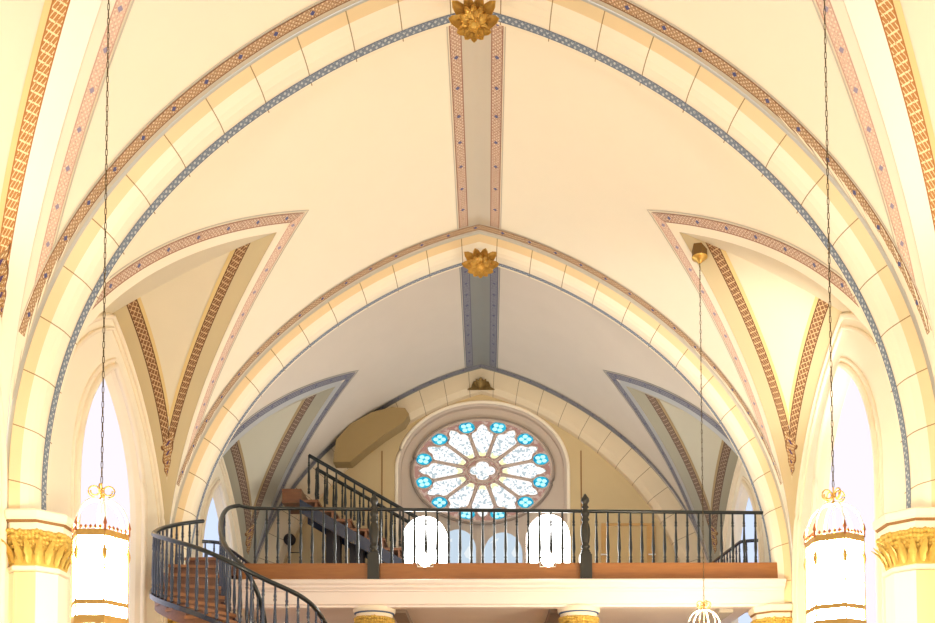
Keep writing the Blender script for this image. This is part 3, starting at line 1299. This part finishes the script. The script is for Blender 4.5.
# landing at the head and dark posts below
m = MB()
m.box((xtop - .28 - pB.x, 0, ztop - .20 - 4.43), (xtop + .02 - pB.x, W1 - US, ztop + .02 - 4.43))
m.build('landing', TREAD, ust)
for xx in (-2.35, -1.98):
    m = MB()
    zt_ = zst(xx) - .22 - 4.43
    m.box((xx - .11 - pB.x, .2, 0), (xx + .11 - pB.x, .42, max(.1, zt_)))
    m.build('post', DUSK, ust)

# vault opening over the stair head, put in as a solid olive-tan block
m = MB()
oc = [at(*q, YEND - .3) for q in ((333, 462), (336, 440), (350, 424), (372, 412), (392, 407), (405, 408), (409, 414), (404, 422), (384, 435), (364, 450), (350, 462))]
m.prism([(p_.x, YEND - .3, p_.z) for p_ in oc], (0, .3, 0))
struct(m.build('stair_opening', plain('olive_tan_plaster', (160, 136, 92), var=.05)))

# ------------------------------------------------------------------ lamp glare in the loft, shaped as glowing domes


def add_glare(px, py0, w, Y, lit, label):
    c = at(px, py0, Y)
    r = w * Y / F / 2
    H = c.z - 4.43
    root = empty('glare_dome', (c.x, Y, 4.43))
    m = MB()
    prof_ = [(r * .98, .07)] + [(r, .1 + (H - r * 1.1 - .1) * .5)] + [(r * math.cos(PI / 2 * i / 10) + .001, H - r * 1.1 + r * 1.1 * math.sin(PI / 2 * i / 10)) for i in range(11)]
    m.lathe(prof_, n=24)
    m.build('dome_shell', GLAREB if lit else GLARED, root)
    m = MB(); m.lathe([(r * .8, 0), (r * .8, .03), (r * 1.02, .04), (r * 1.02, .07)], n=24)
    m.build('base', WHITEM, root)
    tag(root, label, 'lamp')


add_glare(425, 517, 46, 13.0, True, 'bright white glare dome on the loft floor, left of the rose window')
add_glare(548, 515, 44, 13.0, True, 'bright white glare dome on the loft floor, right of the rose window')
add_glare(458, 530, 36, 14.0, False, 'dim white glare dome under the rose, beside the left bright dome')
add_glare(503, 533, 39, 14.0, False, 'dim white glare dome under the rose, beside the right bright dome')


# small floodlights on the edge of the loft
for px, lab in ((425, 'small glaring floodlight at the foot of the loft balustrade, below the left of the rose'), (548, 'small glaring floodlight at the foot of the loft balustrade, below the right of the rose')):
    c = at(px, 560, 11.80)
    root = empty('floodlight', (c.x, 11.80, c.z))
    m = MB()
    P = []
    for rr, dy in ((.03, .06), (.075, .045), (.095, .0), (.088, .0), (.07, .03)):
        P.append([(rr * math.cos(2 * PI * j / 20), dy, rr * math.sin(2 * PI * j / 20)) for j in range(20)])
    m.grid(P, close=True); m.face(P[0])
    m.build('housing', WHITEM, root)
    m = MB()
    P = []
    for rr, dy in ((.086, .004), (.06, -.012), (.03, -.02), (.001, -.022)):
        P.append([(rr * math.cos(2 * PI * j / 20), dy, rr * math.sin(2 * PI * j / 20)) for j in range(20)])
    m.grid(P, close=True)
    m.build('lens', emit('floodlight_lens', (255, 252, 240), 30), root)
    m = MB(); m.tube([(-.1, .03, 0), (-.1, .06, -.07), (.1, .06, -.07), (.1, .03, 0)], .01, 6)
    m.build('bracket', WHITEM, root)
    tag(root, lab, 'floodlight')

# round fixture on the end wall
p = at(290, 540, YEND)
rf = empty('wall_bell', (p.x, YEND - .002, p.z))
m = MB()
P = []
for rr, dy in ((.10, 0), (.10, -.05), (.07, -.08), (.05, -.08), (.03, -.11), (.001, -.115)):
    P.append([(rr * math.cos(2 * PI * j / 20), dy, rr * math.sin(2 * PI * j / 20)) for j in range(20)])
m.grid(P, close=True)
m.build('dish', DUSK, rf)
m = MB(); m.tube([(0, -.02, -.08), (0, -.02, -.22), (.2, -.02, -.22), (.2, -.02, .12)], .012, 6); m.build('conduit', DUSK, rf)
tag(rf, 'small dark round fixture on the wall below the head of the loft stair', 'wall fixture')

# small door in the end wall
pa = at(601, 524, YW); pb = at(655, 570, YW)
dr = empty('door_1', ((pa.x + pb.x) / 2, YW, 4.43)); struct(dr)
w2 = (pb.x - pa.x) / 2; hh = pa.z - 4.43
m = MB()
m.box((-w2, -.04, 0), (-w2 + .12, -.002, hh)); m.box((w2 - .14, -.04, 0), (w2, -.002, hh)); m.box((-w2, -.045, hh - .04), (w2, -.002, hh))
m.build('door_frame', DOORW, dr)
m = MB(); m.box((-w2 + .12, -.02, 0), (w2 - .14, -.002, hh - .04)); m.build('door_leaf', plain('tan_door_paint', (212, 184, 132)), dr)
for xx in (-w2 + .05, w2 - .06):
    m = MB(); m.tube([(xx - .06, -.06, hh * .70 - .05), (xx + .06, -.06, hh * .70 - .05)], .014, 6); m.build('door_handle', WHITEM, dr)

# ------------------------------------------------------------------ lanterns


LAMPF = emit('bright_lantern_glass', (255, 240, 206), 56)


def lantern_parts(root, rot, lamp=LAMPG):
    """local origin: crown ring centre"""
    RR = .182

    def hexa(r, z):
        return [(r * math.cos(rot + i * PI / 3), r * math.sin(rot + i * PI / 3), z) for i in range(6)]
    m = MB()
    m.grid([hexa(RR * .97, -.56), hexa(RR * .97, -.02)], sm=False, close=True)
    m.build('glass_panes', lamp, root)
    m = MB()
    A, B = hexa(RR, 0), hexa(RR, -.57)
    for i in range(6):
        m.tube([A[i], B[i]], .006, 6)
    # pointed tracery at the head of every pane
    for i in range(6):
        a, b = Vector(A[i]), Vector(A[(i + 1) % 6])
        for q in (0, 1):
            p0, p1 = (a, b) if q == 0 else (b, a)
            pts = []
            for k in range(7):
                t = k / 6
                pts.append(p0.lerp(p1, .5 * math.sin(t * PI / 2)) + Vector((0, 0, -.15 + .135 * math.sin(t * PI / 2) ** .9)) * 1.0)
            m.tube(pts, .0045, 5)
        c = a * .99 + Vector((0, 0, -.14))
        m.lathe([(.002, -.05), (.012, -.03), (.018, 0), (.012, .03), (.006, .05)], c, 6)
    m.build('frame', LGOLD, root)
    for (z0, z1, r, nm) in ((-.03, .012, 1.03, 'crown_band'), (-.475, -.445, 1.035, 'lower_band'), (-.60, -.545, 1.05, 'base_band')):
        m = MB()
        m.grid([hexa(RR * r * .96, z0), hexa(RR * r, z0), hexa(RR * r, z1), hexa(RR * r * .96, z1), hexa(RR * r * .96, z0)], sm=False, close=True)
        m.build(nm, LGOLD, root)
    # cresting of little discs and corner finials
    m = MB()
    A = hexa(RR * 1.02, .02)
    for i in range(6):
        a, b = Vector(A[i]), Vector(A[(i + 1) % 6])
        for k in range(1, 6):
            c = a.lerp(b, k / 6)
            m.lathe([(.002, -.012), (.013, 0), (.002, .016)], c + Vector((0, 0, .006)), 6)
        m.lathe([(.008, -.02), (.008, .02), (.014, .03), (.003, .07)], a, 6)
    m.build('cresting', plain('copper_gilt', (196, 116, 72), rough=.5, metal=.1, var=.1), root)
    m = MB()
    for i in range(6):
        a = rot + i * PI / 3
        pts = []
        for k in range(13):
            t = k / 12
            rr = RR * .98 * math.cos(t * PI / 2) ** .75 + .006
            pts.append((rr * math.cos(a), rr * math.sin(a), .01 + .235 * math.sin(t * PI / 2)))
        m.tube(pts, .008, 6)
    m.build('dome_ribs', WHITEM, root)
    m = MB()
    m.lathe([(.006, -.02), (.006, .22), (.018, .23), (.022, .245), (.012, .26), (.004, .275)], n=8)
    m.build('stem', GOLDL, root)
    # scrolls
    m = MB()
    for q in range(4):
        a = q * PI / 2 + .2
        pts = []
        for k in range(22):
            t = k / 21
            ang = -PI / 2 + t * 1.6 * 2 * PI * .8
            rr = .042 * (1 - .45 * t)
            cx0 = .044
            pts.append(((cx0 + rr * math.cos(ang)) * math.cos(a), (cx0 + rr * math.cos(ang)) * math.sin(a), .305 + rr * math.sin(ang)))
        m.tube(pts, .005, 6)
    m.tube([(0, 0, .26), (0, 0, .36)], .005, 6)
    m.build('scrolls', LGOLD, root)
    # bottom
    m = MB()
    m.grid([hexa(RR * 1.0, -.60), hexa(RR * .8, -.66), hexa(RR * .35, -.74), hexa(.02, -.80)], sm=False, close=True)
    m.lathe([(.02, -.86), (.035, -.83), (.02, -.79)], n=8)
    m.build('base_cup', LGOLD, root)


def chain(root, z0, z1):
    m = MB()
    z = z0
    k = 0
    ll = .055
    while z < z1 - .04:
        pts = []
        for i in range(8):
            a = 2 * PI * i / 8
            x_ = .0065 * math.sin(a); zz_ = ll / 2 * math.cos(a) * 1.12
            pts.append((x_ if k % 2 == 0 else 0, 0 if k % 2 == 0 else x_, z + ll / 2 + zz_))
        m.tube(pts, .0028, 4, closed=True)
        z += ll * .92; k += 1
    m.build('chain', CHAIN, root)


def canopy(root, z):
    m = MB()
    m.lathe([(.012, -.13), (.03, -.11), (.055, -.085), (.08, -.075), (.088, -.06)], (0, 0, z), 12)
    m.build('canopy_cup', GOLD, root)
    m = MB()
    m.lathe([(.085, -.06), (.085, .08)], (0, 0, z), 6, rot=PI / 6, sm=False)
    m.build('canopy_box', plain('dull_brown_paint', (122, 92, 50)), root)  # one even brown over the whole box


zr_ = at(101, 537, 6.12).z
zc = at(702, 252, 10.05).z
for (px, Y, rot, lab) in ((101, 6.12, 0, 'lit gilt hexagonal lantern hanging on a chain at the left before a tall pale window'),
                          (834, 6.12, PI / 2, 'lit gilt hexagonal lantern hanging on a chain at the right, a flat pane facing front'),
                          (703, 10.05, 0, 'lantern farther down the nave, only its dome showing before the loft beam')):
    p = at(px, 531, Y)
    z = zr_
    if Y < 7 and px > 500:
        z = at(px, 541, Y).z
    root = empty('hanging_lantern', (p.x, Y, z))
    lantern_parts(root, rot, LAMPF if Y > 8 else LAMPG)
    chain(root, .355, zc - .12 - z)
    canopy(root, zc - z)
    tag(root, lab, 'lantern', 'nave lanterns')

# ------------------------------------------------------------------ light
W = bpy.data.worlds.new('world')
SC.world = W
W.use_nodes = True
bg = W.node_tree.nodes['Background']
bg.inputs[0].default_value = lin((255, 247, 234))
bg.inputs[1].default_value = .52


for loc, aim, en in (((3.55, 8.75, 5.0), (3.15, 11.0, 6.75), 150), ((3.55, 4.8, 5.0), (3.1, 7.1, 6.9), 95), ((-3.55, 4.8, 5.0), (-3.1, 7.1, 6.9), 95)):
    sp = bpy.data.lights.new('added_uplight', 'SPOT')  # added unseen spots, brighten the right and nearest vault cells
    sp.energy = en; sp.color = lin((255, 249, 236))[:3]; sp.spot_size = R(62); sp.spot_blend = .9; sp.shadow_soft_size = .12
    so = bpy.data.objects.new('added_uplight', sp)
    so.location = loc
    so.rotation_euler = (Vector(aim) - so.location).to_track_quat('-Z', 'Y').to_euler()
    COL.objects.link(so)
SC.view_settings.view_transform = 'Standard'
SC.view_settings.look = 'None'
SC.view_settings.gamma = 1
SC.view_settings.use_curve_mapping = False
SC.view_settings.exposure = 0.93
SC.cycles.max_bounces = 10
SC.cycles.diffuse_bounces = 8
